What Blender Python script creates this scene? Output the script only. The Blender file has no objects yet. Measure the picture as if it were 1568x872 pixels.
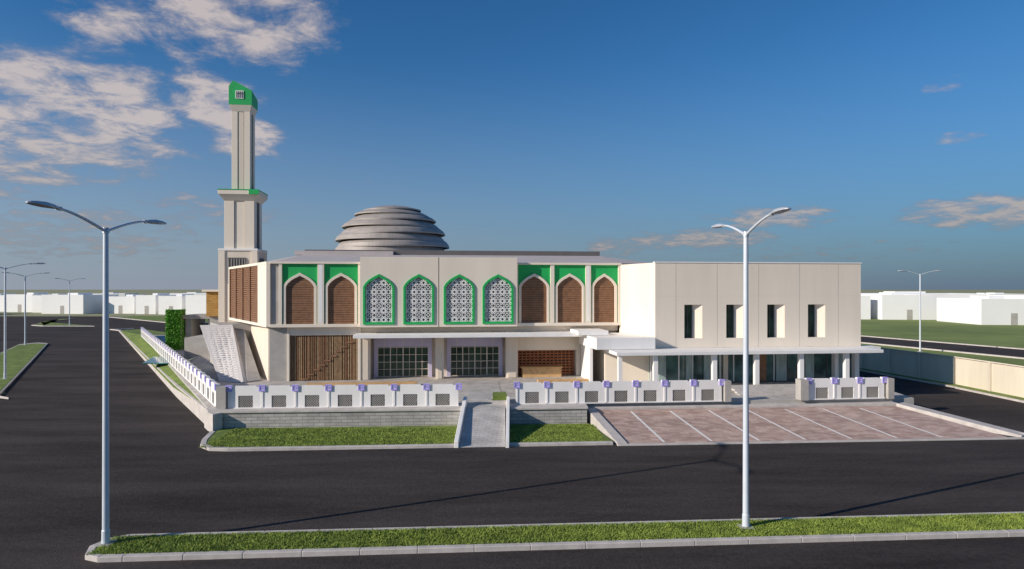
import bpy, math, random
from mathutils import Vector
random.seed(7)
S=bpy.context.scene

# ---------------------------------------------------------------- materials
def newmat(name):
    m=bpy.data.materials.new(name); m.use_nodes=True
    nt=m.node_tree; b=nt.nodes['Principled BSDF']; return m,nt,b
def mat(name,col,rough=.7,var=.12,scale=3.0,bump=.0,bscale=40,metal=0,col2=None,streak=False):
    m,nt,b=newmat(name); N=nt.nodes; L=nt.links
    b.inputs['Roughness'].default_value=rough; b.inputs['Metallic'].default_value=metal
    tc=N.new('ShaderNodeTexCoord'); n=N.new('ShaderNodeTexNoise'); n.inputs['Scale'].default_value=scale
    n.inputs['Detail'].default_value=7; n.inputs['Roughness'].default_value=.62
    if streak:
        mp=N.new('ShaderNodeMapping'); mp.inputs['Scale'].default_value=(1,1,.12)
        L.new(tc.outputs['Object'],mp.inputs[0]); L.new(mp.outputs[0],n.inputs['Vector'])
    else: L.new(tc.outputs['Object'],n.inputs['Vector'])
    r=N.new('ShaderNodeValToRGB'); r.color_ramp.elements[0].position=.3; r.color_ramp.elements[1].position=.7
    c1=[c*(1-var) for c in col]; c2=[min(1,c*(1+var)) for c in (col2 or col)]
    r.color_ramp.elements[0].color=(*c1,1); r.color_ramp.elements[1].color=(*c2,1)
    L.new(n.outputs['Fac'],r.inputs[0]); L.new(r.outputs[0],b.inputs['Base Color'])
    if bump>0:
        n2=N.new('ShaderNodeTexNoise'); n2.inputs['Scale'].default_value=bscale; n2.inputs['Detail'].default_value=4
        L.new(tc.outputs['Object'],n2.inputs['Vector'])
        bp=N.new('ShaderNodeBump'); bp.inputs['Strength'].default_value=bump; bp.inputs['Distance'].default_value=.02
        L.new(n2.outputs['Fac'],bp.inputs['Height']); L.new(bp.outputs[0],b.inputs['Normal'])
    return m
def brickmat(name,c1,c2,mort,bw,bh,ms=.012,plane='xy',rough=.8,rot=0,offset=.5,bump=.5):
    m,nt,b=newmat(name); N=nt.nodes; L=nt.links; b.inputs['Roughness'].default_value=rough
    tc=N.new('ShaderNodeTexCoord'); vec=tc.outputs['Object']
    if plane=='xz':
        sp=N.new('ShaderNodeSeparateXYZ'); cb=N.new('ShaderNodeCombineXYZ'); L.new(vec,sp.inputs[0])
        L.new(sp.outputs['X'],cb.inputs['X']); L.new(sp.outputs['Z'],cb.inputs['Y']); vec=cb.outputs[0]
    else:
        mp=N.new('ShaderNodeMapping'); mp.inputs['Rotation'].default_value=(0,0,rot); L.new(vec,mp.inputs[0]); vec=mp.outputs[0]
    br=N.new('ShaderNodeTexBrick'); br.offset=offset
    br.inputs['Scale'].default_value=1; br.inputs['Brick Width'].default_value=bw; br.inputs['Row Height'].default_value=bh
    br.inputs['Mortar Size'].default_value=ms; br.inputs['Color1'].default_value=(*c1,1); br.inputs['Color2'].default_value=(*c2,1); br.inputs['Mortar'].default_value=(*mort,1)
    L.new(vec,br.inputs['Vector'])
    n=N.new('ShaderNodeTexNoise'); n.inputs['Scale'].default_value=1.3; n.inputs['Detail'].default_value=8; L.new(tc.outputs['Object'],n.inputs['Vector'])
    mr=N.new('ShaderNodeMapRange'); mr.inputs[1].default_value=.3; mr.inputs[2].default_value=.7; mr.inputs[3].default_value=.78; mr.inputs[4].default_value=1.15
    L.new(n.outputs['Fac'],mr.inputs[0])
    mx=N.new('ShaderNodeVectorMath'); mx.operation='SCALE'; L.new(br.outputs['Color'],mx.inputs[0]); L.new(mr.outputs[0],mx.inputs['Scale'])
    L.new(mx.outputs[0],b.inputs['Base Color'])
    bp=N.new('ShaderNodeBump'); bp.inputs['Strength'].default_value=bump; bp.inputs['Distance'].default_value=.01; bp.invert=True
    L.new(br.outputs['Fac'],bp.inputs['Height']); L.new(bp.outputs[0],b.inputs['Normal'])
    return m
CREAM=mat('cream_render',(.80,.71,.60),.8,.06,.6,.12,60,streak=True)
CREAM2=mat('cream_panel',(.72,.63,.53),.8,.06,.7,.12,60,streak=True)
WHITE=mat('white_paint',(.84,.82,.80),.6,.05,1.5,.05,60,streak=True)
GREY=mat('grey_concrete',(.40,.38,.355),.85,.14,1.2,.3,30)
DGREY=mat('dark_grey_joint',(.10,.10,.10),.8)
GREEN=mat('green_paint',(.015,.42,.10),.5,.08,1)
WOOD=mat('brown_wood',(.25,.125,.065),.6,.28,4,.1,60)
WOOD2=mat('tan_wood',(.34,.22,.12),.6,.3,5,.1,60)
WOOD3=mat('orange_wood',(.42,.15,.055),.6,.3,4)
OAK=mat('oak_counter',(.60,.37,.17),.6,.2,4)
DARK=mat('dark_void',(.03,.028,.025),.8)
DOME=mat('dome_metal_tiles',(.36,.325,.30),.5,.14,1.5,.1,20,metal=.1)
DOMED=mat('dome_lip_shade',(.12,.11,.10),.7)  # shadow under each shell lip, put into the colour of its underside
DSEAM=mat('dome_seam',(.24,.22,.205),.6)
ROOF=mat('roof_membrane',(.48,.43,.42),.8,.1,.5,.1,20)
ROOFD=mat('roof_edge_dark',(.13,.12,.12),.7,.1,1)
CONC=mat('kerb_concrete',(.52,.48,.45),.85,.18,2,.4,40)
PAVE=brickmat('podium_paving',(.46,.43,.40),(.52,.48,.44),(.28,.27,.25),.6,.6,.01,rot=.11,offset=0)
PATH=brickmat('path_paving',(.46,.44,.42),(.52,.49,.47),(.30,.29,.28),.4,.2,.01,rot=.07)
STONE=brickmat('retaining_stone',(.36,.34,.33),(.47,.45,.44),(.21,.20,.19),.55,.16,.012,plane='xz')
GOLD=brickmat('golden_stone',(.45,.23,.05),(.55,.31,.08),(.25,.14,.05),.5,.18,.012,plane='xz')
PAVER=brickmat('parking_pavers',(.40,.255,.21),(.57,.42,.355),(.42,.33,.28),.42,.21,.012,rot=.10)
LAV=mat('lavender_trim',(.40,.33,.82),.5,.05,2)
LAVG=mat('lavender_panel',(.60,.55,.74),.5,.05,2)
METAL=mat('lamp_pole_paint',(.62,.67,.74),.45,.05,2,metal=.1)
LAMPG=mat('lamp_head_grey',(.50,.53,.58),.4,.06,4,metal=.2)
MARK=mat('white_marking',(.78,.76,.74),.7,.14,8)
BEIGE=mat('boundary_wall_render',(.66,.59,.48),.85,.1,.8,.2,30,streak=True)
LGREY=mat('lattice_backing',(.34,.33,.37),.5,.15,2)
CURT=mat('curtain_teal',(.34,.43,.42),.8,.3,8,streak=True)
FARW=mat('distant_white_render',(.82,.82,.82),.8,.06,.05)
def glassmat(name,col,rough=.06):
    m,nt,b=newmat(name); b.inputs['Roughness'].default_value=rough
    b.inputs['Specular IOR Level'].default_value=.5
    N=nt.nodes;L=nt.links; tc=N.new('ShaderNodeTexCoord'); n=N.new('ShaderNodeTexNoise'); n.inputs['Scale'].default_value=.9; L.new(tc.outputs['Object'],n.inputs['Vector'])
    r=N.new('ShaderNodeValToRGB'); r.color_ramp.elements[0].position=.35; r.color_ramp.elements[1].position=.65
    r.color_ramp.elements[0].color=(*[c*.5 for c in col],1); r.color_ramp.elements[1].color=(*[c*1.6 for c in col],1)
    L.new(n.outputs['Fac'],r.inputs[0]); L.new(r.outputs[0],b.inputs['Base Color']); return m
GLASS=glassmat('dark_window_glass',(.03,.06,.04),.12); GLASST=glassmat('teal_glazing',(.07,.14,.135),.1)
def asphalt():
    m,nt,b=newmat('asphalt'); N=nt.nodes; L=nt.links; b.inputs['Roughness'].default_value=.95; b.inputs['Specular IOR Level'].default_value=.12
    tc=N.new('ShaderNodeTexCoord')
    a=N.new('ShaderNodeTexNoise'); a.inputs['Scale'].default_value=.25; a.inputs['Detail'].default_value=9; a.inputs['Roughness'].default_value=.7
    c=N.new('ShaderNodeTexNoise'); c.inputs['Scale'].default_value=6; c.inputs['Detail'].default_value=8; c.inputs['Roughness'].default_value=.85
    mp=N.new('ShaderNodeMapping'); mp.inputs['Scale'].default_value=(.35,1.6,1); mp.inputs['Rotation'].default_value=(0,0,-.07)
    L.new(tc.outputs['Object'],mp.inputs[0]); L.new(mp.outputs[0],a.inputs['Vector']); L.new(tc.outputs['Object'],c.inputs['Vector'])
    ad=N.new('ShaderNodeMath'); ad.operation='ADD'; L.new(a.outputs['Fac'],ad.inputs[0]); L.new(c.outputs['Fac'],ad.inputs[1])
    r=N.new('ShaderNodeValToRGB'); r.color_ramp.elements[0].position=.0; r.color_ramp.elements[1].position=1
    mr=N.new('ShaderNodeMapRange'); mr.inputs[1].default_value=.78; mr.inputs[2].default_value=1.22; L.new(ad.outputs[0],mr.inputs[0])
    r.color_ramp.elements[0].color=(.026,.0225,.022,1); r.color_ramp.elements[1].color=(.082,.069,.066,1)
    L.new(mr.outputs[0],r.inputs[0]); L.new(r.outputs[0],b.inputs['Base Color'])
    n2=N.new('ShaderNodeTexNoise'); n2.inputs['Scale'].default_value=14; n2.inputs['Detail'].default_value=8; n2.inputs['Roughness'].default_value=.7; L.new(tc.outputs['Object'],n2.inputs['Vector'])
    bp=N.new('ShaderNodeBump'); bp.inputs['Strength'].default_value=.8; bp.inputs['Distance'].default_value=.04; L.new(n2.outputs['Fac'],bp.inputs['Height']); L.new(bp.outputs[0],b.inputs['Normal'])
    return m
ASPH=asphalt()
GRASS=mat('grass_turf',(.11,.17,.025),.9,.3,1.2,.8,50,col2=(.17,.23,.04))
BLADE=mat('grass_blades',(.16,.24,.035),.8,.32,2,col2=(.25,.32,.055))
FIELD=mat('field_grass',(.145,.20,.04),.95,.22,.06,.4,8,col2=(.19,.24,.055))
TERR=mat('terrain_scrub',(.24,.25,.13),.95,.2,.01,.3,2,col2=(.30,.30,.16))
HEDGE=mat('climbing_leaves',(.07,.25,.02),.7,.35,6,col2=(.13,.38,.03))
WATER=glassmat('pool_water',(.03,.16,.15),.05)

# ---------------------------------------------------------------- mesh builder
class MB:
    def __init__(s): s.v=[];s.f=[];s.m=[];s.mats=[]
    def mi(s,m):
        if m not in s.mats: s.mats.append(m)
        return s.mats.index(m)
    def face(s,pts,m):
        i=len(s.v); s.v+= [tuple(p) for p in pts]; s.f.append(tuple(range(i,i+len(pts)))); s.m.append(s.mi(m))
    def prism(s,bot,top,m,mt=None,cap=True):
        n=len(bot); i=len(s.v); s.v+=[tuple(p) for p in bot]+[tuple(p) for p in top]; k=s.mi(m)
        for j in range(n):
            s.f.append((i+j,i+(j+1)%n,i+n+(j+1)%n,i+n+j)); s.m.append(k)
        if cap:
            s.f.append(tuple(range(i+n-1,i-1,-1))); s.m.append(k)
            s.f.append(tuple(range(i+n,i+2*n))); s.m.append(s.mi(mt) if mt else k)
    def foot(s,poly,z0,z1,m,mt=None):
        s.prism([(x,y,z0) for x,y in poly],[(x,y,z1) for x,y in poly],m,mt)
    def box(s,F,a0,a1,n0,n1,z0,z1,m):
        c=[(a0,n0),(a1,n0),(a1,n1),(a0,n1)]
        s.prism([F(a,n,z0) for a,n in c],[F(a,n,z1) for a,n in c],m)
    def plate(s,F,poly,n0,n1,m):   # poly in (s,z)
        s.prism([F(a,n0,z) for a,z in poly],[F(a,n1,z) for a,z in poly],m)
    def ring(s,F,outer,inner,n0,n1,m,closed=True):
        n=len(outer); R=range(n if closed else n-1)
        for j in R:
            k=(j+1)%n
            s.plate(F,[outer[j],outer[k],inner[k],inner[j]],n0,n1,m)
    def bar(s,F,p,q,w,n0,n1,m):
        dx,dz=q[0]-p[0],q[1]-p[1]; l=math.hypot(dx,dz) or 1; nx,nz=-dz/l*w/2,dx/l*w/2
        s.plate(F,[(p[0]+nx,p[1]+nz),(q[0]+nx,q[1]+nz),(q[0]-nx,q[1]-nz),(p[0]-nx,p[1]-nz)],n0,n1,m)
    def tube(s,pts,rad,m,seg=12):
        prev=None;k=s.mi(m)
        for i,p in enumerate(pts):
            p=Vector(p); a=Vector(pts[max(0,i-1)]); b=Vector(pts[min(len(pts)-1,i+1)]); t=(b-a).normalized()
            up=Vector((0,0,1)) if abs(t.z)<.95 else Vector((1,0,0)); x=t.cross(up).normalized(); y=t.cross(x)
            r=rad[i] if isinstance(rad,(list,tuple)) else rad
            i0=len(s.v)
            for j in range(seg):
                an=2*math.pi*j/seg; s.v.append(tuple(p+x*math.cos(an)*r+y*math.sin(an)*r))
            if prev is not None:
                for j in range(seg): s.f.append((prev+j,prev+(j+1)%seg,i0+(j+1)%seg,i0+j)); s.m.append(k)
            else: s.f.append(tuple(range(i0,i0+seg))); s.m.append(k)
            prev=i0
        s.f.append(tuple(range(prev,prev+seg))); s.m.append(k)
    def build(s,name,parent=None,smooth=False,bevel=0,loc=None):
        me=bpy.data.meshes.new(name); me.from_pydata(s.v,[],s.f)
        for m in s.mats: me.materials.append(m)
        me.polygons.foreach_set('material_index',s.m)
        import bmesh
        bm=bmesh.new(); bm.from_mesh(me); bmesh.ops.recalc_face_normals(bm,faces=bm.faces); bm.to_mesh(me); bm.free()
        if smooth: me.polygons.foreach_set('use_smooth',[True]*len(me.polygons))
        o=bpy.data.objects.new(name,me); S.collection.objects.link(o)
        if parent: o.parent=parent
        if bevel:
            b=o.modifiers.new('bevel','BEVEL'); b.width=bevel; b.segments=2; b.limit_method='ANGLE'; b.angle_limit=.6
        return o
def empty(name):
    o=bpy.data.objects.new(name,None); S.collection.objects.link(o); return o
def frame(ox,oy,ang):
    u=(math.cos(ang),math.sin(ang)); v=(-u[1],u[0])
    return lambda s,n,z: (ox+u[0]*s+v[0]*n, oy+u[1]*s+v[1]*n, z)
W=lambda x,y,z:(x,y,z)

# ---------------------------------------------------------------- ground, roads
b=MB(); b.face([(-6000,-3000,-.03),(6000,-3000,-.03),(6000,9000,-.03),(-6000,9000,-.03)],TERR); b.build('terrain')
b=MB(); b.face([(-230,-60,0),(170,-60,0),(170,44,0),(33,37.5,0),(30.5,60,0),(29.5,90,0),(-20,95,0),(-70,168,0),(-230,168,0)],ASPH); b.build('road')
b=MB(); b.face([(60,38,.012),(72,38,.012),(48,108,.012),(-10,330,.012),(-18,330,.012),(38,108,.012)],ASPH); b.build('side_road')
b=MB(); b.face([(33.2,38,-.012),(62,38,-.012),(40,104,-.012),(29.7,100,-.012)],FIELD)
b.face([(72,38,-.008),(190,38,-.008),(240,330,-.008),(-8,330,-.008),(48.5,108,-.008)],FIELD); b.build('field')

def offset_line(pts,w):
    out=[]
    for i,p in enumerate(pts):
        a=Vector(pts[max(0,i-1)][:2]); c=Vector(pts[min(len(pts)-1,i+1)][:2]); t=(c-a).normalized(); nrm=Vector((-t.y,t.x))
        out.append((p[0]+nrm.x*w,p[1]+nrm.y*w))
    return out
def kerb(b,pts,w,z0,z1,m=CONC,zs=None):
    o=offset_line(pts,w)
    for i in range(len(pts)-1):
        q=[pts[i][:2],pts[i+1][:2],o[i+1],o[i]]
        za=zs[i] if zs else z1; zb=zs[i+1] if zs else z1
        b.prism([(x,y,z0) for x,y in q],[(q[0][0],q[0][1],za),(q[1][0],q[1][1],zb),(q[2][0],q[2][1],zb),(q[3][0],q[3][1],za)],m)
def blades(name,fn,n,h=.09,parent=None):
    b=MB(); k=b.mi(BLADE)
    for _ in range(n):
        x,y,z=fn(); a=random.random()*6.28; hh=h*random.uniform(.5,1.3); w=.016
        dx,dy=math.cos(a)*w,math.sin(a)*w; lx,ly=random.gauss(0,.04),random.gauss(0,.04)
        i=len(b.v); b.v+=[(x-dx,y-dy,z),(x+dx,y+dy,z),(x+lx,y+ly,z+hh)]; b.f.append((i,i+1,i+2)); b.m.append(k)
    me=bpy.data.meshes.new(name); me.from_pydata(b.v,[],b.f); me.materials.append(BLADE)
    o=bpy.data.objects.new(name,me); S.collection.objects.link(o); o.parent=parent; return o

# near median
fy=lambda x:17.46+.07*x
med=empty('median_verge')
R=[(-10.6,fy(-10.6)),( -11.05,fy(-11)+.2),(-11.3,fy(-11.3)+.8),(-11.1,fy(-11.1)+1.35),(-10.7,fy(-10.7)+1.6)]
xs_=[90]+[20-k*1.5 for k in range(21)]
outer=[(x,fy(x)) for x in xs_ if x>-10.4]+R+[(x,fy(x)+1.6) for x in reversed(xs_) if x>-10.4]
b=MB(); kerb(b,outer,-.2,-.02,.14) 
b.build('kerb',med,bevel=.02)
inn=offset_line(outer,-.2); b=MB(); b.face([(x,y,.12) for x,y in inn],GRASS); b.build('turf',med)
def fmed():
    x=random.uniform(-11,20); return x,fy(x)+random.uniform(.17,1.43),.12
blades('grass_blades',fmed,80000,.06,med)

# site kerbs & lawns
lawn=empty('front_lawn')
kf=lambda x:29.0+.07*x
b=MB()
L1=[(-2.55,kf(-2.55)),(-12.2,kf(-12.2)),(-13.1,28.25),(-13.8,28.9),(-14.2,29.9),(-14.6,31.6)]
kerb(b,L1,-.25,-.02,.13); kerb(b,[(4.55,kf(4.55)),(-.15,kf(-.15))],-.25,-.02,.13)
b.build('kerb',lawn,bevel=.02)
i1=offset_line(L1,-.25)
b=MB(); b.face([(x,y,.11) for x,y in i1]+[(-14.4,32.6,.11),(-2.55,33.2,.11)],GRASS)
b.face([(-.15,kf(0)+.25,.11),(4.6,kf(4.5)+.25,.11),(3.9,33.7,.11),(-.15,33.7,.11)],GRASS); b.build('turf',lawn)
def fl():
    if random.random()<.72:
        x=random.uniform(-13.6,-2.6); return x,random.uniform(kf(x)+.3,32.3),.11
    x=random.uniform(-.1,4.2); return x,random.uniform(kf(x)+.3,33.2),.11
blades('grass_blades',fl,45000,.05,lawn)

# left street strip
sl=empty('street_side_lawn')
b=MB(); kerb(b,[(-14.6,31.9),(-21.8,42.4),(-66,109.5),(-69,112),(-66,114)],-.4,-.02,.14,zs=[.85,.7,.16,.16,.16]); b.build('kerb',sl,bevel=.03)
b=MB()
b.face([(-14.9,32.5,.83),(-22.1,42.6,.6),(-21,43,.93),(-15.2,33.4,.93)],GRASS)
b.face([(-22.1,42.6,.6),(-66,109.5,.1),(-48.5,86,.93),(-21,43,.93)],GRASS)
b.face([(-66,109.5,.1),(-64,113,.1),(-46,95,.1),(-48.5,86,.9)],GRASS); b.build('turf',sl)

pod=empty('podium')
P=[(-15.3,33.0),(-2.5,33.75),(-2.5,33.4),(-.1,33.4),(-.1,34.0),(3.9,34.35),(4.0,34.9),(22.4,36.4),(24.5,60),(18,84),(-49,86.5)]
b=MB(); b.foot(P,-.02,.93,GREY,PAVE); b.build('paving',pod)
rw=empty('retaining_wall')
b=MB()
b.foot([(-14.9,32.3),(-2.5,33.05),(-2.5,33.5),(-15.3,32.9)],-.02,.86,STONE)
b.foot([(-.1,33.2),(3.85,33.5),(3.85,34.1),(-.1,33.8)],-.02,.86,STONE)
b.build('stone_face',rw)
b=MB(); b.foot([(-15.0,32.22),(-2.5,32.98),(-2.5,33.8),(-15.6,33.2)],.862,.97,CONC)
b.foot([(-.1,33.12),(3.9,33.42),(3.9,34.7),(-.1,34.3)],.862,.97,CONC); b.build('coping',rw,bevel=.015)
b=MB(); b.foot([(-14.55,31.75),(-15.05,32.3),(-15.6,33.1),(-15.1,33.35),(-14.85,32.9),(-14.3,32.3)],-.02,.9,CONC)
b.build('end_pier',rw,bevel=.02)

# entrance path ramp
er=empty('entrance_path')
b=MB(); b.prism([(-2.35,28.85,-.02),(-.3,29.0,-.02),(-.35,33.4,-.02),(-2.35,33.3,-.02)],[(-2.35,28.85,.01),(-.3,29.0,.01),(-.35,33.4,.94),(-2.35,33.3,.94)],PATH)
b.foot([(-2.35,33.42),(-.35,33.42),(-.9,43),(-2.9,43)],.9,.945,PATH)
b.build('ramp',er)
b=MB()
for x0,x1 in((-2.55,-2.36),(-.28,-.12)):
    b.prism([(x0,28.8,-.02),(x1,28.8,-.02),(x1,34.4,-.02),(x0,34.4,-.02)],[(x0,28.8,.3),(x1,28.8,.3),(x1,34.4,1.35),(x0,34.4,1.35)],WHITE)
b.build('side_walls',er,bevel=.015)

# parking bay
pk=empty('parking_bay')
c0,c1,c2,c3=(5.2,29.36,.02),(23.4,30.7,.02),(20.9,35.7,.62),(4.35,34.45,.62)
b=MB(); b.prism([(c[0],c[1],-.02) for c in(c0,c1,c2,c3)],[c0,c1,c2,c3],PAVER); b.build('paver_surface',pk)
b=MB()
def lerp(a,c,t): return tuple(a[i]+(c[i]-a[i])*t for i in range(3))
for k in range(7):
    f=(1.75+2.22*k)/18.2
    p=lerp(c0,c1,f); q=lerp(c3,c2,(1.85+2.08*k)/16.6)
    p=lerp(p,q,.04); q=lerp(p,q,.93)
    d=.06
    b.face([(p[0]-d,p[1],p[2]+.006),(p[0]+d,p[1],p[2]+.006),(q[0]+d,q[1],q[2]+.006),(q[0]-d,q[1],q[2]+.006)],MARK)
b.build('stall_lines',pk)
b=MB()
kerb(b,[(4.72,29.3),(3.9,34.5)],-.47,-.02,.1,zs=[.1,.74])
kerb(b,[(3.9,34.46),(21.2,35.75)],.6,-.02,.75)
kerb(b,[(21.0,35.7),(24.0,30.75)],.75,-.02,.1,zs=[.755,.1])
kerb(b,[(4.72,29.12),(36,31.3)],.22,-.02,.06)
b.build('kerb',pk,bevel=.02)

# side-street kerb
b=MB(); kerb(b,[(24.6,31.0),(22.6,36.4),(24.7,62)],.25,-.02,.14); b.build('side_street_kerb',bevel=.02)

# ---------------------------------------------------------------- mosque
mq=empty('mosque')
TH=math.radians(6.5)
F=frame(-16,42.5,TH)
Lf0=lambda s,n,z:(-16-.547*s+.837*n,42.5+.837*s+.547*n,z)
b=MB()
core=[F(.35,.3,0)[:2],F(23.7,.3,0)[:2],(10.8,46.5),(10.8,60),(-21,60),Lf0(13.3,.25,0)[:2]]
b.foot(core,4.56,8.74,CREAM2,ROOF)
b.foot([F(5.9,1.75,0)[:2],F(24,1.75,0)[:2],(11,60),(-21,60),Lf0(13.2,1.2,0)[:2],F(-.1,.9,0)[:2],F(5.9,.9,0)[:2]],.9,4.55,CREAM2)
b.build('core_walls',mq)
b=MB()
b.box(F,0,.25,0,.35,4.55,8.78,CREAM)
b.box(F,.25,.8,.12,.3,4.55,8.7,GREY)
for a,c in((.8,1.0),(3.25,3.67),(5.86,6.05),(18.75,19.02),(21.2,21.57),(23.5,23.72)):
    b.box(F,a,c,-.03,.3,4.7,8.66,CREAM)
for a,c in((3.34,3.58),(21.28,21.49)): b.box(F,a,c,-.035,.02,4.8,8.6,WHITE)
b.box(F,16.38,16.52,-.03,.3,4.7,8.66,CREAM)
for a,c in((.25,6.05),(16.4,23.72)):
    b.box(F,a,c,-.08,.35,8.66,8.8,CREAM); b.box(F,a,c,-.08,.6,4.5,4.7,CREAM)
b.box(Lf0,0.02,13.3,0,.3,8.62,8.8,CREAM); b.box(Lf0,.02,13.3,0,.3,4.5,4.68,CREAM)
b.box(Lf0,.05,2.6,.02,.3,4.68,8.62,CREAM); b.box(Lf0,13.05,13.3,0,.3,4.68,8.62,CREAM)
b.build('upper_frame',mq,bevel=.01)
b=MB()
for s in (2.6,5.2,7.8,10.4,12.93):
    b.box(Lf0,s,s+.12,.02,.24,4.68,8.62,WOOD)
z=4.74
while z<8.55:
    b.box(Lf0,2.72,12.93,.1,.2,z,z+.1,WOOD); z+=.145
b.build('side_timber_screen',mq)

def arch(c,hw,zb,zs,za):
    h=za-zs; pr=[(1,0),(.97,.12),(.86,.32),(.66,.55),(.42,.74),(.2,.87),(.07,.95)]
    return [(c-hw,zb)]+[(c-hw*x,zs+h*y) for x,y in pr]+[(c,za)]+[(c+hw*x,zs+h*y) for x,y in reversed(pr)]+[(c+hw,zb)]
def halfw(z,hw,zs,za):
    if z<=zs: return hw
    y=(z-zs)/(za-zs); pr=[(1,0),(.97,.12),(.86,.32),(.66,.55),(.42,.74),(.2,.87),(.07,.95),(0,1)]
    for (x0,y0),(x1,y1) in zip(pr,pr[1:]):
        if y<=y1: return hw*(x0+(x1-x0)*(y-y0)/(y1-y0))
    return 0
gb=MB(); cb=MB(); wb=MB()
for a,c in((1.0,3.25),(3.67,5.86),(16.52,18.75),(19.02,21.2),(21.57,23.5)):
    m=(a+c)/2; hw=(c-a)/2
    ho=hw-.06; zs,za,zb=7.15,8.08,4.7
    O=arch(m,ho,zb,zs,za); I=arch(m,ho-.17,zb,zs-.03,za-.2)
    gb.plate(F,[(a,8.66)]+[(a,zb)]+O+[(c,zb),(c,8.66)],.10,.28,GREEN)
    cb.ring(F,O,I,.02,.28,CREAM,closed=False)
    z=zb+.02
    while z<za-.28:
        h=halfw(z+.06,ho-.17,zs-.03,za-.2)
        if h>.04: wb.box(F,m-h,m+h,.15,.25,z,z+.125,WOOD)
        z+=.15
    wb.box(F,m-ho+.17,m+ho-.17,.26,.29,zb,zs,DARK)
gb.build('green_arch_surrounds',mq); cb.build('arch_borders',mq,bevel=.008); wb.build('timber_louvres',mq)

# central projecting block with lattice windows
lb=MB(); gb=MB(); la=MB()
wins=[(6.24,8.28),(8.84,10.87),(11.48,13.54),(14.06,16.15)]
edges=[6.05,8.56,11.14,13.8,16.4]
zt=9.12
def inpoly(x,z,m,hw,zb,zs,za):
    return zb<z<za and abs(x-m)<halfw(z,hw,zs,za)
for i,(a,c) in enumerate(wins):
    e0,e1=edges[i],edges[i+1]
    if i==2: e0+=.05
    m=(a+c)/2; hw=(c-a)/2; zb,zs,za=4.68,7.1,8.0
    O=arch(m,hw,zb,zs,za)
    lb.plate(F,[(e0,zt),(e0,zb)]+O+[(e1,zb),(e1,zt)],-.5,-.1,CREAM)
    lb.box(F,e0,e1,-.5,-.1,4.5,zb,CREAM)
    I=arch(m,hw-.15,zb+.15,zs-.02,za-.2)
    gb.ring(F,O,I,-.57,-.12,GREEN,closed=True)
    la.box(F,a+.02,c-.02,-.14,-.10,zb+.02,zs+.1,LGREY)
    la.plate(F,arch(m,hw-.02,zs,zs+.1,za-.02),-.139,-.101,LGREY)
    hw2=hw-.15
    sp=.61; segs=[]
    r=sp*.5
    for gx in range(-2,4):
        for gz in range(-1,7):
            cx=m-sp*.5+gx*sp*1.0; cz=zb+.3+gz*sp
            pts=[(cx+r*math.cos(k*math.pi/4+math.pi/8),cz+r*math.sin(k*math.pi/4+math.pi/8)) for k in range(8)]
            for k in range(8): segs.append((pts[k],pts[(k+3)%8]))
            q=[(cx+r*.36*math.cos(k*math.pi/4),cz+r*.36*math.sin(k*math.pi/4)) for k in range(8)]
            for k in range(8): segs.append((q[k],q[(k+1)%8]))
            q=[(cx+sp/2+r*.4*math.cos(k*math.pi/2),cz+sp/2+r*.4*math.sin(k*math.pi/2)) for k in range(4)]
            for k in range(4): segs.append((q[k],q[(k+1)%4]))
    for p,q in segs:
        T=8
        ts=[t/T for t in range(T) if inpoly(p[0]+(q[0]-p[0])*(t+.5)/T,p[1]+(q[1]-p[1])*(t+.5)/T,m,hw2+.03,zb+.12,zs,za-.14)]
        if not ts: continue
        t0,t1=min(ts),max(ts)+1/T
        la.bar(F,(p[0]+(q[0]-p[0])*t0,p[1]+(q[1]-p[1])*t0),(p[0]+(q[0]-p[0])*t1,p[1]+(q[1]-p[1])*t1),.042,-.45-random.random()*.004,-.40,WHITE)
lb.box(F,6.05,6.09,-.1,.6,4.5,zt,CREAM); lb.box(F,16.36,16.4,-.1,.6,4.5,zt,CREAM)
lb.box(F,6.09,16.36,-.1,.3,4.5,4.66,CREAM); lb.box(F,6.09,16.36,-.1,.6,8.9,zt-.01,CREAM)
lb.box(F,11.13,11.2,-.4,-.12,4.5,zt-.02,DGREY)
lb.build('central_block',mq); gb.build('green_window_frames',mq,bevel=.01); la.build('geometric_lattice',mq)

# roof
b=MB()
A1=(-15.7,42.9,8.79);C1=(7.6,45.6,8.79);D1=(10.9,47.5,8.79);E1=(10.9,60,8.79);B1=(-22.8,53.5,8.79);B2=(-21.5,60,8.79)
T1=(-17.3,54.5,9.9);T2=(7.7,57.3,9.9)
b.face([A1,C1,T2,T1],ROOF); b.face([C1,D1,T2],ROOF); b.face([D1,E1,T2],ROOF); b.face([B1,A1,T1],ROOF); b.face([B1,T1,B2],ROOF)
b.foot([(-17.3,54.5),(7.7,57.3),(5,82),(-20,79)],8.7,10.3,ROOFD,ROOF)
b.foot([(-18.0,54.0),(-10,54.9),(-10,60),(-18,60)],9.85,10.18,ROOF)
b.build('roof',mq)
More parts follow.
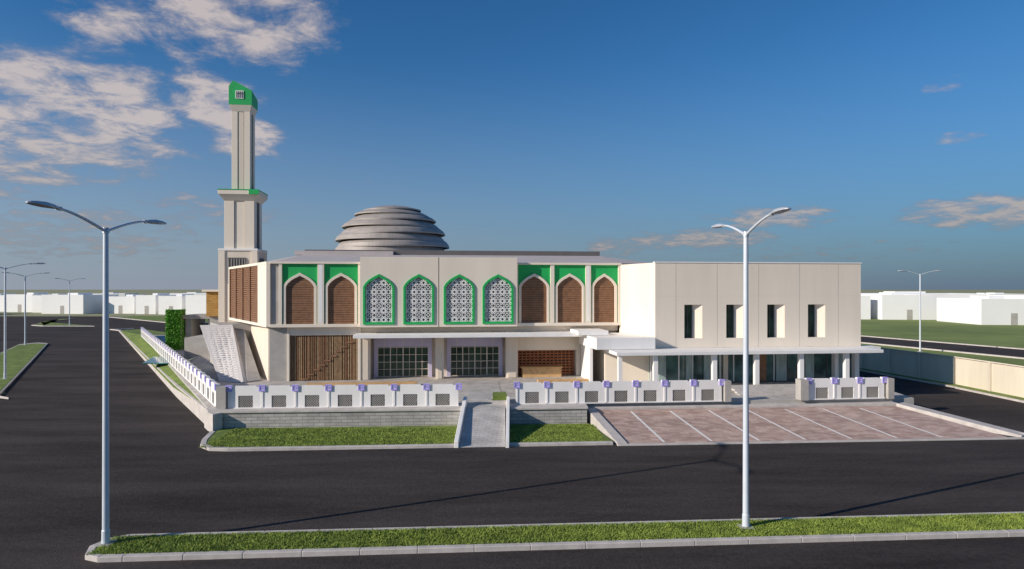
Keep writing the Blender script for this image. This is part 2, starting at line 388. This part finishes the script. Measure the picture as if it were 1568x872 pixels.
# dome: overlapping shells that rise as steps
b=MB(); dx,dy=-11.8,64.2; SEG=96
prof=lambda z:5.3*math.sqrt(max(0,1-(z/4.8)**2))
zs=[0,.60,1.22,1.86,2.52,3.16,3.76,4.25,4.62]
for i in range(8):
    z0,z1=zs[i],zs[i+1]
    r0=prof(z0*.98)+(.16 if i else 0); r1=prof(z1*.98)-.12
    ox=(.22 if i%2 else -.14)*(1-i/8); tilt=(.026 if i%2 else -.02)*(1 if i else 0)
    rings=[]
    rt=max(r1-.5,.05)
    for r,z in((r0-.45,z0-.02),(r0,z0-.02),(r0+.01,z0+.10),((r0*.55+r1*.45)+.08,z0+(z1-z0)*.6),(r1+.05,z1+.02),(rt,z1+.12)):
        ring=[]
        for k in range(SEG):
            a=2*math.pi*k/SEG; x=r*math.cos(a); y=r*math.sin(a); ring.append((dx+ox+x,dy+y,10.3+z+.06+x*tilt*.6+y*tilt*.3))
        rings.append(ring)
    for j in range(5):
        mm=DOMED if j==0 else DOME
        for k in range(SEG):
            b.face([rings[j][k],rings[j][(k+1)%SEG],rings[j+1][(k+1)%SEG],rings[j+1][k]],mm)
    b.face(rings[-1],DOME)
    for k in range(0,SEG,4):
        p0,p1=Vector(rings[2][k]),Vector(rings[4][k]); c=Vector((dx+ox,dy,0)); d=Vector((p0.x-c.x,p0.y-c.y,0)).normalized(); t=Vector((-d.y,d.x,0))*.012
        b.face([p0-t+d*.012,p0+t+d*.012,p1+t+d*.03,p1-t+d*.03],DSEAM)
b.build('dome',mq)

# ground floor front
b=MB()
b.box(F,0.1,1.25,.4,.9,.9,4.5,GREY)
b.box(Lf0,1.0,13.2,1.15,1.3,.9,4.52,GREY)
b.box(F,1.25,1.4,.3,.9,.9,4.5,CREAM); b.box(F,5.8,6.0,.3,.9,.9,4.5,CREAM)
b.box(F,1.4,5.8,.35,.9,3.95,4.5,CREAM)
b.box(F,6.0,23.6,.5,.85,4.1,4.5,CREAM)
for a,c in((6.0,6.6),(10.95,11.5),(15.75,16.55)):
    b.box(F,a,c,.4,1.0,.9,4.12,CREAM); b.box(F,a+.12,c-.12,.34,.42,.95,3.9,CREAM2)
b.box(F,16.6,23.6,.9,1.75,2.75,4.1,CREAM); b.box(F,20.75,23.6,.9,1.75,.9,2.75,CREAM)
b.build('ground_floor_walls',mq,bevel=.01)
b=MB()
b.box(F,5.75,21.5,-1.7,.55,3.86,4.08,WHITE); b.build('entrance_canopy',mq,bevel=.015)
b=MB(); b.box(F,1.4,5.8,.82,.88,.93,3.95,DARK)
s=1.44
while s<5.76:
    w=random.choice((.05,.07,.09)); b.box(F,s,s+w,.45,.6,.95,3.95,random.choice((WOOD2,WOOD2,WOOD))); s+=w+random.uniform(.03,.075)
for k in range(9):
    b.box(F,2.2+k*.36,2.6+k*.36,.40,.44,1.0+k*.3,1.10+k*.3,WOOD)
b.build('timber_slat_screen',mq)
b=MB()
for a,c in((7.0,10.45),(11.98,15.36)):
    b.box(F,a-.25,c+.25,1.5,1.74,3.02,3.82,LAVG); b.box(F,a-.25,a,1.5,1.74,.93,3.02,LAVG); b.box(F,c,c+.25,1.5,1.74,.93,3.02,LAVG)
    b.box(F,a,c,1.62,1.7,.95,3.02,GLASS)
    for k in range(3): b.box(F,a-.2+(c-a+.4)*(k+.5)/3-.02,a-.2+(c-a+.4)*(k+.5)/3+.02,1.48,1.52,3.1,3.75,CREAM)
    n=8
    for k in range(n+1):
        x=a+(c-a)*k/n; w=.035 if k%2==0 else .014
        b.box(F,x-w,x+w,1.52,1.6,.95,3.02,CREAM2)
    for k in range(5):
        z=.99+k*.495; b.box(F,a,c,1.53,1.61,z-.018,z+.018,CREAM2)
b.build('glazed_doors',mq)
b=MB()
b.box(F,16.65,20.7,1.66,1.73,.93,2.75,DARK)
for k in range(15): b.box(F,16.7+k*.28,16.76+k*.28,1.5,1.6,.93,2.75,WOOD3)
for k in range(9): b.box(F,16.65,20.7,1.56,1.66,1.0+k*.2,1.1+k*.2,WOOD3)
b.box(F,16.9,19.6,.5,1.2,.93,1.55,OAK); b.box(F,16.8,19.7,.42,1.25,1.56,1.62,OAK)
b.build('timber_lattice_wall',mq)
b=MB()
for a,c in((3.0,9.8),(17.5,20.8)):
    b.box(F,a,c,-2.6,-2.1,.93,1.15,OAK)
b.build('planter_edges',mq,bevel=.01)

# slanted slab at left
b=MB()
p1,p2,p3,p4=(-19.3,43.0,.95),(-17.3,42.1,.95),(-21.4,50,4.3),(-23.9,50,4.25)
dn=lambda p,d:(p[0]+.1,p[1]+.35,max(.9,p[2]-d))
b.prism([dn(p1,0),dn(p2,0),dn(p3,.6),dn(p4,.6)],[p1,p2,p3,p4],mat('slab_grey_render',(.56,.54,.53),.8,.06,.7))
b.build('slanted_panel',mq,bevel=.02)
b=MB()
for r in range(24):
    t0=.05+r*.038; 
    for k in range(4):
        u0=.12+k*.2+random.uniform(0,.03); u1=u0+random.uniform(.10,.16)
        def Q(t,u,d=.012):
            e0=lerp(p1,p4,t); e1=lerp(p2,p3,t); q=lerp(e0,e1,u); return (q[0],q[1]-.4*d,q[2]+d)
        b.face([Q(t0,u0),Q(t0,u1),Q(t0+.010,u1),Q(t0+.010,u0)],WHITE)
b.build('panel_inscription',mq)
b=MB()
b.prism([(-17.2,42.5,.9),(-16.6,43.2,.9),(-20.6,50.2,.9),(-21.4,50,.9)],[(-17.2,42.5,1.0),(-16.6,43.2,1.0),(-20.6,50.2,3.9),(-21.4,50,3.9)],GREY)
b.foot([(-22.5,50.0),(-20.0,50.6),(-20.6,54),(-24.5,53)],.9,4.3,GREY)
b.build('panel_support_wall',mq)

# ---------------------------------------------------------------- wing
wg=mq
G=frame(9.1,41.5,TH)
b=MB(); SE=14.0; zb,zt=3.25,8.68
ws=[1.92,4.72,7.5,10.3]; wz0,wz1=3.85,6.0
xs=0
for i,a in enumerate(ws+[None]):
    e=a if a is not None else SE
    b.box(G,xs,e,0,.4,zb,zt,CREAM)
    if a is not None:
        b.box(G,a,a+1.2,0,.4,wz1,zt,CREAM); b.box(G,a,a+1.2,0,.4,zb,wz0,CREAM); xs=a+1.2
b.foot([G(0.02,.4,0)[:2],G(SE,.4,0)[:2],G(SE,18,0)[:2],G(2,18,0)[:2],(7.5,45.3)],zb,zt-.02,CREAM,ROOF)
b.foot([(9.1,41.5),G(.25,.4,0)[:2],(8.0,45.8),(7.45,45.3)],zb+.0,zt,CREAM)
b.build('wing_upper_walls',wg)
b=MB()
b.box(G,-.05,SE+.05,-.04,.3,zt,zt+.07,WHITE)
b.build('wing_coping',wg)
b=MB()
for a in ws:
    b.box(G,a+.02,a+.62,.33,.39,wz0,wz1,GLASS)
    for x in(a+.0,a+.58): b.box(G,x,x+.05,.27,.33,wz0,wz1,DGREY)
    b.box(G,a+.3,a+.33,.29,.34,wz0,wz1,DGREY)
    q=[(a+.62,.39),(a+1.19,.39),(a+1.19,.03)]
    b.prism([G(x,n,wz0) for x,n in q],[G(x,n,wz1) for x,n in q],CREAM)
b.build('wing_windows',wg)
b=MB()
for x in(1.35,4.1,6.9,9.7,12.4):
    b.box(G,x,x+.02,-.004,.01,zb,zt-.01,GREY)
b.box(G,0,SE,-.004,.01,6.55,6.565,CREAM2)
b.build('wing_panel_joints',wg)
b=MB()
b.box(G,-3.2,13.8,-2.5,.2,3.04,3.24,WHITE)
b.box(G,13.8,15.0,-.6,.6,3.04,3.24,WHITE)
b.foot([(5.2,40.2),(8.95,40.75),(8.9,41.4),(7.4,45.3),(4.6,44.7)],3.26,3.98,WHITE)
b.foot([(4.3,42.4),(6.3,42.6),(6.0,45.4),(4.0,45.1)],4.0,4.28,WHITE)
b.build('wing_canopy',wg,bevel=.015)
b=MB()
for s in(-.7,3.0,5.7,8.6,11.6): b.box(G,s-.14,s+.14,-2.2,-1.92,.93,3.04,WHITE)
for s in(-2.9,): b.box(G,s-.12,s+.12,-2.2,-1.95,.93,3.04,WHITE)
b.box(G,13.4,13.7,-.3,.1,.93,3.04,WHITE); b.box(G,12.0,12.25,-.3,.1,.93,3.04,WHITE)
b.foot([(5.0,42.0),(5.2,42.0),(5.0,45.5),(4.8,45.5)],.93,3.26,WHITE)
b.build('wing_columns',wg,bevel=.01)
b=MB()
b.box(G,-.2,13.6,.5,.6,.93,3.2,CURT); b.box(G,-.2,13.6,.26,.30,.95,3.1,GLASST)
x=-.2
while x<13.7:
    b.box(G,x-.035,x+.035,.2,.25,.95,3.1,WHITE if int(x*10)%3 else DGREY); x+=.92
b.box(G,-.2,13.6,.19,.25,.93,1.03,DGREY); b.box(G,-.2,13.6,.19,.25,2.98,3.06,WHITE)
b.foot([G(-3,1,0)[:2],G(-.2,.6,0)[:2],G(-.2,4,0)[:2],G(-3,4,0)[:2]],.93,3.2,CREAM)
b.foot([G(-.2,.7,0)[:2],G(13.5,.7,0)[:2],G(13.5,17,0)[:2],G(0,17,0)[:2]],.93,3.2,CREAM2)
for a,c,m in((.3,.75,CURT),(2.1,2.5,CURT),(3.3,4.0,CURT),(4.6,4.9,CREAM2),(7.0,7.5,WOOD),(8.2,8.9,CURT),(10.2,10.8,CURT),(12.4,12.9,CURT)): b.box(G,a,c,.12,.24,1.03,2.98,m)
b.build('wing_glazing',wg)
b=MB()
for k in range(3): b.box(G,3.4,9.2,-4.0-.32*k,-2.3,.75-.0*k,.98+.10*(2-k)-.002*k,CONC)
b.build('wing_entrance_steps',wg,bevel=.01)

# ---------------------------------------------------------------- minaret
mn=empty('minaret')
M=lambda s,n,z:frame(-25.45,61.9,TH)(s,n,z)
def sq(b,w,z0,z1,m,w2=None):
    h=w/2; k=(w2 or w)/2
    b.prism([M(-h,-h,z0),M(h,-h,z0),M(h,h,z0),M(-h,h,z0)],[M(-k,-k,z1),M(k,-k,z1),M(k,k,z1),M(-k,k,z1)],m)
b=MB()
sq(b,3.3,.9,10.55,CREAM2); sq(b,3.5,10.55,10.75,WHITE)
for sx in(-1,1):
    for sy in(-1,1):
        b.box(M,sx*1.45-.28,sx*1.45+.28,sy*1.45-.28,sy*1.45+.28,.9,10.6,CREAM)
sq(b,2.35,10.7,15.4,GREY)
for sx in(-1,1):
    for sy in(-1,1):
        b.box(M,sx*.9-.44,sx*.9+.44,sy*.9-.44,sy*.9+.44,10.7,15.2,CREAM)
b.box(M,-.42,.42,-1.26,-1.1,10.7,15.2,CREAM)
b.box(M,1.2,1.36,-.40,.40,10.72,15.1,DGREY)
sq(b,2.7,15.2,15.75,CREAM,3.5); sq(b,3.55,15.75,16.15,CREAM)
sq(b,1.45,16.1,24.2,DGREY)
for sx in(-1,1):
    for sy in(-1,1):
        b.box(M,sx*.56-.27,sx*.56+.27,sy*.56-.27,sy*.56+.27,16.1,23.7,CREAM)
b.box(M,-.24,.24,-.79,-.6,16.1,23.7,CREAM2)
sq(b,1.66,23.6,24.2,CREAM,2.05)
b.build('tower_shaft',mn,bevel=.015)
b=MB(); sq(b,3.62,16.15,16.22,GREEN)
b.box(M,1.0,1.9,-1.9,-1.78,15.75,16.16,GREEN)
h=1.03
pr=[(-h,24.2),(h,24.2),(h,25.55),(-.65,26.45),(-h,25.9)]
b.prism([M(a,-h,z) for a,z in pr],[M(a,h,z-.35 if z>25 else z) for a,z in pr],GREEN)
b.build('green_crown',mn)
b=MB(); b.box(M,-.42,.32,-h-.05,-h+.02,24.75,25.5,WHITE)
for k in range(4): b.box(M,-.34+k*.17,-.27+k*.17,-h-.07,-h-.03,24.82,25.42,DGREY)
b.box(M,-.34,.24,-h-.08,-h-.03,25.2,25.27,DGREY)
b.box(M,-.9,.7,-1.72,-1.66,7.5,9.9,DGREY)
for k in range(7): b.box(M,-.85+k*.24,-.79+k*.24,-1.76,-1.69,7.6,9.8,GREY)
b.box(M,1.66,1.70,-.8,.8,7.5,9.9,DGREY)
b.build('grilles',mn)

# outbuildings by the left street
ob=empty('stone_clad_annex')
b=MB(); b.foot([(-30.2,64.5),(-26,65),(-26,70),(-30.5,70)],4.3,6.75,GOLD); b.foot([(-30.0,64.8),(-26,65.3),(-26,70),(-30.2,70)],.9,4.3,GREY)
b.foot([(-30.5,64.2),(-26,64.8),(-26,70.2),(-30.8,70.2)],6.75,6.95,CREAM); b.box(W,-28.6,-28.1,64.45,64.8,5.0,5.8,GREY)
b.build('walls',ob)
gt=empty('gate_portal')
b=MB(); b.foot([(-33.0,66),(-32.4,66),(-32.4,69),(-33.0,69)],.9,4.0,GREY); b.foot([(-30.9,66.4),(-30.3,66.4),(-30.3,69),(-30.9,69)],.9,4.0,GREY)
b.foot([(-33.2,65.7),(-29.9,66.1),(-29.9,69.3),(-33.2,69.2)],4.0,4.4,GREY); b.foot([(-32.4,68),(-30.9,68),(-30.9,68.3),(-32.4,68.3)],.9,3.4,DGREY)
b.foot([(-29.6,59),(-27.2,59),(-27,64),(-30,64)],.9,2.6,GREY)
b.build('portal_frame',gt)
# vertical garden: planted wall panel beside the gate
gw=empty('vertical_garden_wall')
GW=frame(-34.35,65.0,math.radians(14))
b=MB(); b.box(GW,0,1.35,0,1.3,.9,4.8,GREY); b.box(GW,-.04,1.3,-.08,1.34,1.0,4.85,HEDGE); b.build('wall',gw)
b=MB(); k=b.mi(HEDGE)
for _ in range(8000):
    z=random.uniform(.9,4.95); u_=random.random()
    if u_<.5: s=random.uniform(-.05,1.32); n=-.1+random.gauss(0,.05)
    elif u_<.7: s=-.06+random.gauss(0,.05); n=random.uniform(0,1.3)
    elif u_<.9: s=1.34+random.gauss(0,.05); n=random.uniform(0,1.3)
    else: s=random.uniform(0,1.3); n=random.uniform(0,1.3); z=4.88
    c=Vector(GW(s,n,z)); r=.085
    nn=Vector((random.gauss(0,1),random.gauss(-.6,1),random.gauss(0,1))).normalized(); u=nn.orthogonal().normalized()*r; v=nn.cross(u)
    i=len(b.v); b.v+=[tuple(c-u),tuple(c+v*.6),tuple(c+u),tuple(c-v*.6)]; b.f.append((i,i+1,i+2,i+3)); b.m.append(k)
b.build('leaves',gw)
b=MB(); b.foot([(-30,53),(-26.5,53),(-28,58),(-31.8,58)],.93,1.0,WATER); b.build('reflecting_pool')

# ---------------------------------------------------------------- fences
def fence(name,p,q,n,piers=(0,0),z0=.95):
    e=empty(name); ang=math.atan2(q[1]-p[1],q[0]-p[0]); Ln=math.hypot(q[0]-p[0],q[1]-p[1]); H=frame(p[0],p[1],ang); bw=Ln/n
    b=MB(); o=MB(); g=MB()
    b.box(H,0,Ln,-.11,.11,z0,z0+.06,WHITE)
    for i in range(n):
        a=i*bw; c=a+bw; ga=a+bw*.28; gc=ga+.72
        b.box(H,a+.06,ga,-.08,.08,z0+.06,z0+1.1,WHITE); b.box(H,gc,c-.02,-.08,.08,z0+.06,z0+1.1,WHITE)
        b.box(H,ga,gc,-.08,.08,z0+.66,z0+1.1,WHITE)
        b.box(H,a-.04,a+.05,-.11,.11,z0,z0+1.14,WHITE)
        b.box(H,a+.3,c-.3,-.075,.075,z0+1.1,z0+1.15,WHITE)
        g.box(H,ga,gc,.02,.05,z0+.06,z0+.66,DARK)
        for k in range(-5,6):
            for sg in(1,-1):
                x0=ga+.36+k*.12; p0=[x0-.3*sg,z0+.06]; p1_=[x0+.3*sg,z0+.66]
                pts=[]
                for t in range(13):
                    x=p0[0]+(p1_[0]-p0[0])*t/12; zz=p0[1]+(p1_[1]-p0[1])*t/12
                    if ga<=x<=gc: pts.append((x,zz))
                if len(pts)>1: g.bar(H,pts[0],pts[-1],.028,-.05+.01*sg,-.02,GREY)
    for i in range(n+1):
        a=i*bw
        o.ring(H,[(a-.16,z0+.87),(a+.16,z0+.87),(a+.16,z0+1.2),(a-.16,z0+1.2)],[(a-.10,z0+.94),(a+.10,z0+.94),(a+.10,z0+1.13),(a-.10,z0+1.13)],-.14,-.11,LAV)
        o.box(H,a-.14,a+.14,-.108,.11,z0+.89,z0+1.18,WHITE)
        o.box(H,a-.05,a+.05,-.13,-.11,z0+.99,z0+1.08,LAV)
    if piers[0]: b.box(H,-.55,-.1,-.25,.3,z0,z0+1.12,GREY)
    if piers[1]: b.box(H,Ln+.1,Ln+.45,-.25,.3,z0,z0+1.12,GREY)
    b.build('panels',e); o.build('ornaments',e); g.build('grilles',e)
fence('ornamental_fence',(-14.3,33.05),(-2.75,33.75),7,(1,0))
fence('ornamental_fence',(.25,34.25),(11.3,35.25),7,(0,1))
fence('ornamental_fence',(16.2,35.75),(20.6,36.2),3,(1,1))
fence('ornamental_fence',(-47.6,84),(-15.1,33.5),34)
b=MB(); b.foot([(-1.05,34.2),(-.2,34.3),(-.3,35.8),(-1.1,35.6)],.93,1.15,CONC); b.foot([(-1.0,34.3),(-.25,34.4),(-.35,35.7),(-1.05,35.5)],1.151,1.4,GRASS); b.build('planter_box')

# boundary wall right
bw=empty('boundary_wall')
b=MB()
b.foot([(32.9,34),(32.2,47.6),(30.0,60),(29.4,90),(29.7,90),(30.3,60),(32.5,47.6),(33.2,34)],-.02,2.05,BEIGE)
b.build('wall',bw)
b=MB(); kerb(b,[(29.35,90),(29.93,60),(32.13,47.6),(32.83,34)],-.06,2.052,2.12,CREAM2)
for (x0,y0,x1,y1) in((30.0,60,32.2,47.6),(32.2,47.6,32.9,34)):
    for k in range(4):
        t=k/4; x=x0+(x1-x0)*t; y=y0+(y1-y0)*t; b.box(W,x-.12,x+.0,y-.12,y+.12,0,2.05,BEIGE)
b.build('coping',bw)
b=MB(); kerb(b,[(28.8,75),(29.2,60),(31.3,47.4),(31.9,34)],-.15,-.02,.12); b.build('wall_kerb')
b=MB(); b.face([(31.35,47.4,.1),(31.95,34,.1),(32.9,34,.1),(32.2,47.6,.1)],GRASS); b.face([(31.35,47.4,.1),(32.2,47.6,.1),(30.0,60,.1),(29.25,60,.1)],GRASS); b.build('wall_grass_strip')
b=MB(); kerb(b,[(59.8,38),(37.8,108),(-18,330)],-.35,-.02,.13); kerb(b,[(72.2,38),(48.2,108),(-9.8,330)],.35,-.02,.13); b.build('side_road_kerb')

# left islands
def island(name,pts):
    e=empty(name); b=MB(); b.foot(pts,-.01,.13,CONC)
    b.build('kerb',e); c=(sum(x for x,_ in pts)/len(pts),sum(y for _,y in pts)/len(pts)); k=.94
    b=MB(); b.face([(c[0]+(x-c[0])*k,c[1]+(y-c[1])*k,.145) for x,y in pts],GRASS); b.build('turf',e)
island('traffic_island',[(-32,41.5),(-33.2,42.2),(-59,83),(-61,84),(-61.5,81.5),(-48,58),(-41,46)])
island('traffic_island',[(-99,137),(-78,122),(-88,122.5),(-92,125),(-104,150),(-102,152)])
island('traffic_island',[(-70,168),(-60,140),(-66,130),(-100,162),(-98,168)])

# ---------------------------------------------------------------- lamps
def lamp(x,y,dirx,diry,H=8.56,span=2.3,rise=.42):
    e=empty('street_lamp'); l=math.hypot(dirx,diry); dx,dy=dirx/l,diry/l
    b=MB(); b.tube([(x,y,.1),(x,y,.5),(x,y,.52),(x,y,H)],[.105,.10,.088,.066],METAL,16)
    b.box(W,x-.2,x+.2,y-.2,y+.2,.1,.16,GREY)
    b.tube([(x,y,H-.05),(x,y,H+.1)],[.085,.075],LAMPG,12)
    for sg in(1,-1):
        pts=[]
        for k in range(9):
            t=k/8; pts.append((x+dx*sg*span*.66*t,y+dy*sg*span*.66*t,H+rise*math.sin(t*1.2)/math.sin(1.2)))
        b.tube(pts,[.042-.012*k/8 for k in range(9)],METAL,10)
        p=Vector(pts[-1]); d=Vector((dx*sg,dy*sg,.03)).normalized(); sd=Vector((-dy,dx,0))
        b.tube([p,p+d*.14],.05,LAMPG,10)
        prof=[(.1,.06,.05),(.25,.10,.08),(.5,.15,.10),(.8,.145,.08),(.98,.09,.05),(1.03,.03,.02)]
        rings=[]
        for t,w,h in prof:
            c=p+d*(t*.95+.02)
            rings.append([c+sd*w*math.cos(a)+Vector((0,0,1))*(h if math.sin(a)>0 else h*.45)*math.sin(a) for a in [2*math.pi*j/14 for j in range(14)]])
        for r0,r1 in zip(rings,rings[1:]):
            for j in range(14):
                b.face([r0[j],r0[(j+1)%14],r1[(j+1)%14],r1[j]],LAMPG)
        b.face(rings[0],LAMPG); b.face(rings[-1],LAMPG)
    b.build('pole_and_heads',e)
lamp(-10.96,17.62,.11,1); lamp(6.75,18.85,-.07,1)
lamp(45,72,1,.05); lamp(-38.8,50,.8,.5); lamp(-60,80.5,.9,.45); lamp(-84,124,.9,.45)

# ---------------------------------------------------------------- distant buildings
def farb(x,y,w,d,h,ang):
    e=empty('distant_white_building'); H=frame(x,y,ang); b=MB()
    b.box(H,0,w,0,d,-.02,h,FARW); 
    for a0,a1,n0,n1 in((0,w,0,.3),(0,w,d-.3,d),(0,.3,.3,d-.3),(w-.3,w,.3,d-.3)): b.box(H,a0,a1,n0,n1,h,h+.5,FARW)
    b.box(H,w*.35,w*.6,d*.3,d*.7,h,h+1.0,FARW); b.box(H,w*.45,w*.45+1.2,-.03,.02,0,2.3,GREY)
    b.build('walls',e)
for x,y,w,h in((-172,205,14,4.6),(-155,200,9,4.9),(-144,196,8,4.6),(-134,186,13,4.9),(-117,188,9,4.4),(-106,184,6,4.8),(-98,181,7,4.6),(-89,178,14,4.9),(-160,170,10,4.5)):
    farb(x,y,w,14,h,-.12)
for x,y,w,h in((74,152,9,5.0),(85,150,12,5.2),(92,128,12,4.6),(105,127,9,4.6),(88,165,30,5.4),(118,150,20,5.0),(125,126,20,4.7)):
    farb(x,y,w,16,h,-.1)
rd=random.Random(3)
for k in range(22):
    x=-420+k*36+rd.uniform(-8,8); y=300+rd.uniform(0,90); farb(x,y,rd.uniform(16,30),16,rd.uniform(3.2,4.4),rd.uniform(-.1,.1))

# ---------------------------------------------------------------- light, sky, camera
EL=math.radians(22); sd=Vector((-.904*math.cos(EL),-.428*math.cos(EL),math.sin(EL)))
l=bpy.data.lights.new('sun','SUN'); l.energy=5.0; l.angle=math.radians(.5); l.color=(1,.89,.76)
o=bpy.data.objects.new('sun',l); S.collection.objects.link(o); o.rotation_euler=sd.to_track_quat('Z','Y').to_euler()
w=bpy.data.worlds.new('World'); S.world=w; w.use_nodes=True; nt=w.node_tree; N=nt.nodes; Lk=nt.links
bg=N['Background']; bg.inputs['Strength'].default_value=.12
sky=N.new('ShaderNodeTexSky'); sky.sky_type='NISHITA'; sky.sun_disc=False; sky.sun_elevation=EL; sky.sun_rotation=math.atan2(-.904,-.428)
sky.air_density=1.0; sky.dust_density=.5; sky.ozone_density=2.0
tc=N.new('ShaderNodeTexCoord'); D=tc.outputs['Generated']
sp=N.new('ShaderNodeSeparateXYZ'); Lk.new(D,sp.inputs[0])
def math_(op,a,b_=None,c_=None,clamp=False):
    n=N.new('ShaderNodeMath'); n.operation=op; n.use_clamp=clamp
    for i,v in enumerate((a,b_,c_)):
        if v is None: continue
        if isinstance(v,(int,float)): n.inputs[i].default_value=v
        else: Lk.new(v,n.inputs[i])
    return n.outputs[0]
def mixc(f,a,c):
    m=N.new('ShaderNodeMix'); m.data_type='RGBA'; Lk.new(f,m.inputs[0])
    for i,v in((6,a),(7,c)):
        if isinstance(v,tuple): m.inputs[i].default_value=(*v,1)
        else: Lk.new(v,m.inputs[i])
    return m.outputs[2]
zc=math_('MAXIMUM',sp.outputs['Z'],0.0)
den=math_('ADD',zc,.16)
cb=N.new('ShaderNodeCombineXYZ'); Lk.new(math_('DIVIDE',sp.outputs['X'],den),cb.inputs[0]); Lk.new(math_('DIVIDE',sp.outputs['Y'],den),cb.inputs[1])
n1=N.new('ShaderNodeTexNoise'); n1.inputs['Scale'].default_value=5.6; n1.inputs['Detail'].default_value=13; n1.inputs['Roughness'].default_value=.66; n1.inputs['Distortion'].default_value=.3; Lk.new(cb.outputs[0],n1.inputs['Vector'])
n2=N.new('ShaderNodeTexNoise'); n2.inputs['Scale'].default_value=1.6; n2.inputs['Detail'].default_value=3; Lk.new(cb.outputs[0],n2.inputs['Vector'])
mask=None
def blob(px,pz,rx,rz,amp):
    global mask
    c=Vector((px,1,pz)).normalized()
    s=N.new('ShaderNodeVectorMath'); s.operation='SUBTRACT'; Lk.new(D,s.inputs[0]); s.inputs[1].default_value=c
    m=N.new('ShaderNodeVectorMath'); m.operation='MULTIPLY'; Lk.new(s.outputs[0],m.inputs[0]); m.inputs[1].default_value=(1/rx,1/rx,1/rz)
    ln=N.new('ShaderNodeVectorMath'); ln.operation='LENGTH'; Lk.new(m.outputs[0],ln.inputs[0])
    r=N.new('ShaderNodeMapRange'); r.interpolation_type='SMOOTHSTEP'; r.inputs[1].default_value=1.0; r.inputs[2].default_value=.25; r.inputs[3].default_value=0; r.inputs[4].default_value=amp
    Lk.new(ln.outputs['Value'],r.inputs[0])
    mask=r.outputs[0] if mask is None else math_('MAXIMUM',mask,r.outputs[0])
blob(-.42,.42,.22,.12,1.2); blob(-.62,.42,.12,.06,.95); blob(-.68,.27,.24,.15,1.2); blob(-.80,.20,.2,.08,1.1); blob(-.46,.29,.11,.07,1.15); blob(-.40,.23,.10,.05,1.1); blob(-.45,.12,.18,.05,.85); blob(-.68,.09,.28,.07,.9)
blob(-.22,.17,.03,.015,.85); blob(.66,.315,.05,.03,.8); blob(.69,.235,.06,.018,1.0); blob(.74,.12,.20,.035,1.2); blob(.40,.11,.16,.03,1.1); blob(.28,.075,.2,.03,1.15); blob(.16,.065,.10,.03,1.0); blob(.5,.06,.3,.03,.7)
dens=math_('ADD',math_('MULTIPLY',n1.outputs['Fac'],1.0),math_('MULTIPLY',mask,.40))
dens=math_('ADD',dens,math_('MULTIPLY',n2.outputs['Fac'],.22))
cr=N.new('ShaderNodeMapRange'); cr.interpolation_type='SMOOTHSTEP'; cr.inputs[1].default_value=.86; cr.inputs[2].default_value=1.16; Lk.new(dens,cr.inputs[0])
fac=math_('MULTIPLY',cr.outputs[0],.82)
tr=N.new('ShaderNodeValToRGB'); e=tr.color_ramp.elements; e[0].position=.05; e[0].color=(.33,.64,.90,1); e[1].position=.45; e[1].color=(.18,.52,.82,1)
Lk.new(zc,tr.inputs[0])
mu=N.new('ShaderNodeVectorMath'); mu.operation='MULTIPLY'; Lk.new(sky.outputs[0],mu.inputs[0]); Lk.new(tr.outputs[0],mu.inputs[1])
sx=math_('MULTIPLY_ADD',sp.outputs['X'],.8,.5,clamp=True)
haze=mixc(sx,(2.6,2.85,3.5),(.95,1.35,2.0))
hf=math_('POWER',math_('MULTIPLY_ADD',zc,-3.0,1.0,clamp=True),1.5)
air=mixc(math_('MULTIPLY',hf,.92),mu.outputs[0],haze)
cc=N.new('ShaderNodeValToRGB'); cc.color_ramp.elements[0].color=(2.5,2.4,2.8,1); cc.color_ramp.elements[1].color=(5.3,4.6,4.3,1)
cc.color_ramp.elements[0].position=.80; cc.color_ramp.elements[1].position=1.0
ccf=math_('SUBTRACT',dens,.14); Lk.new(ccf,cc.inputs[0])
lowc=math_('MULTIPLY_ADD',zc,2.4,.50,clamp=True)
cs=N.new('ShaderNodeVectorMath'); cs.operation='SCALE'; Lk.new(cc.outputs[0],cs.inputs[0]); Lk.new(lowc,cs.inputs['Scale'])
Lk.new(mixc(fac,air,cs.outputs[0]),bg.inputs['Color'])
cam=bpy.data.cameras.new('camera'); cam.lens=22.96; cam.sensor_width=36; cam.shift_y=.0045; cam.clip_end=20000; cam.clip_start=.1
co=bpy.data.objects.new('camera',cam); co.location=(0,0,7); co.rotation_euler=(math.pi/2,0,0); S.collection.objects.link(co); S.camera=co
S.view_settings.view_transform='Standard'; S.view_settings.look='None'; S.view_settings.exposure=0
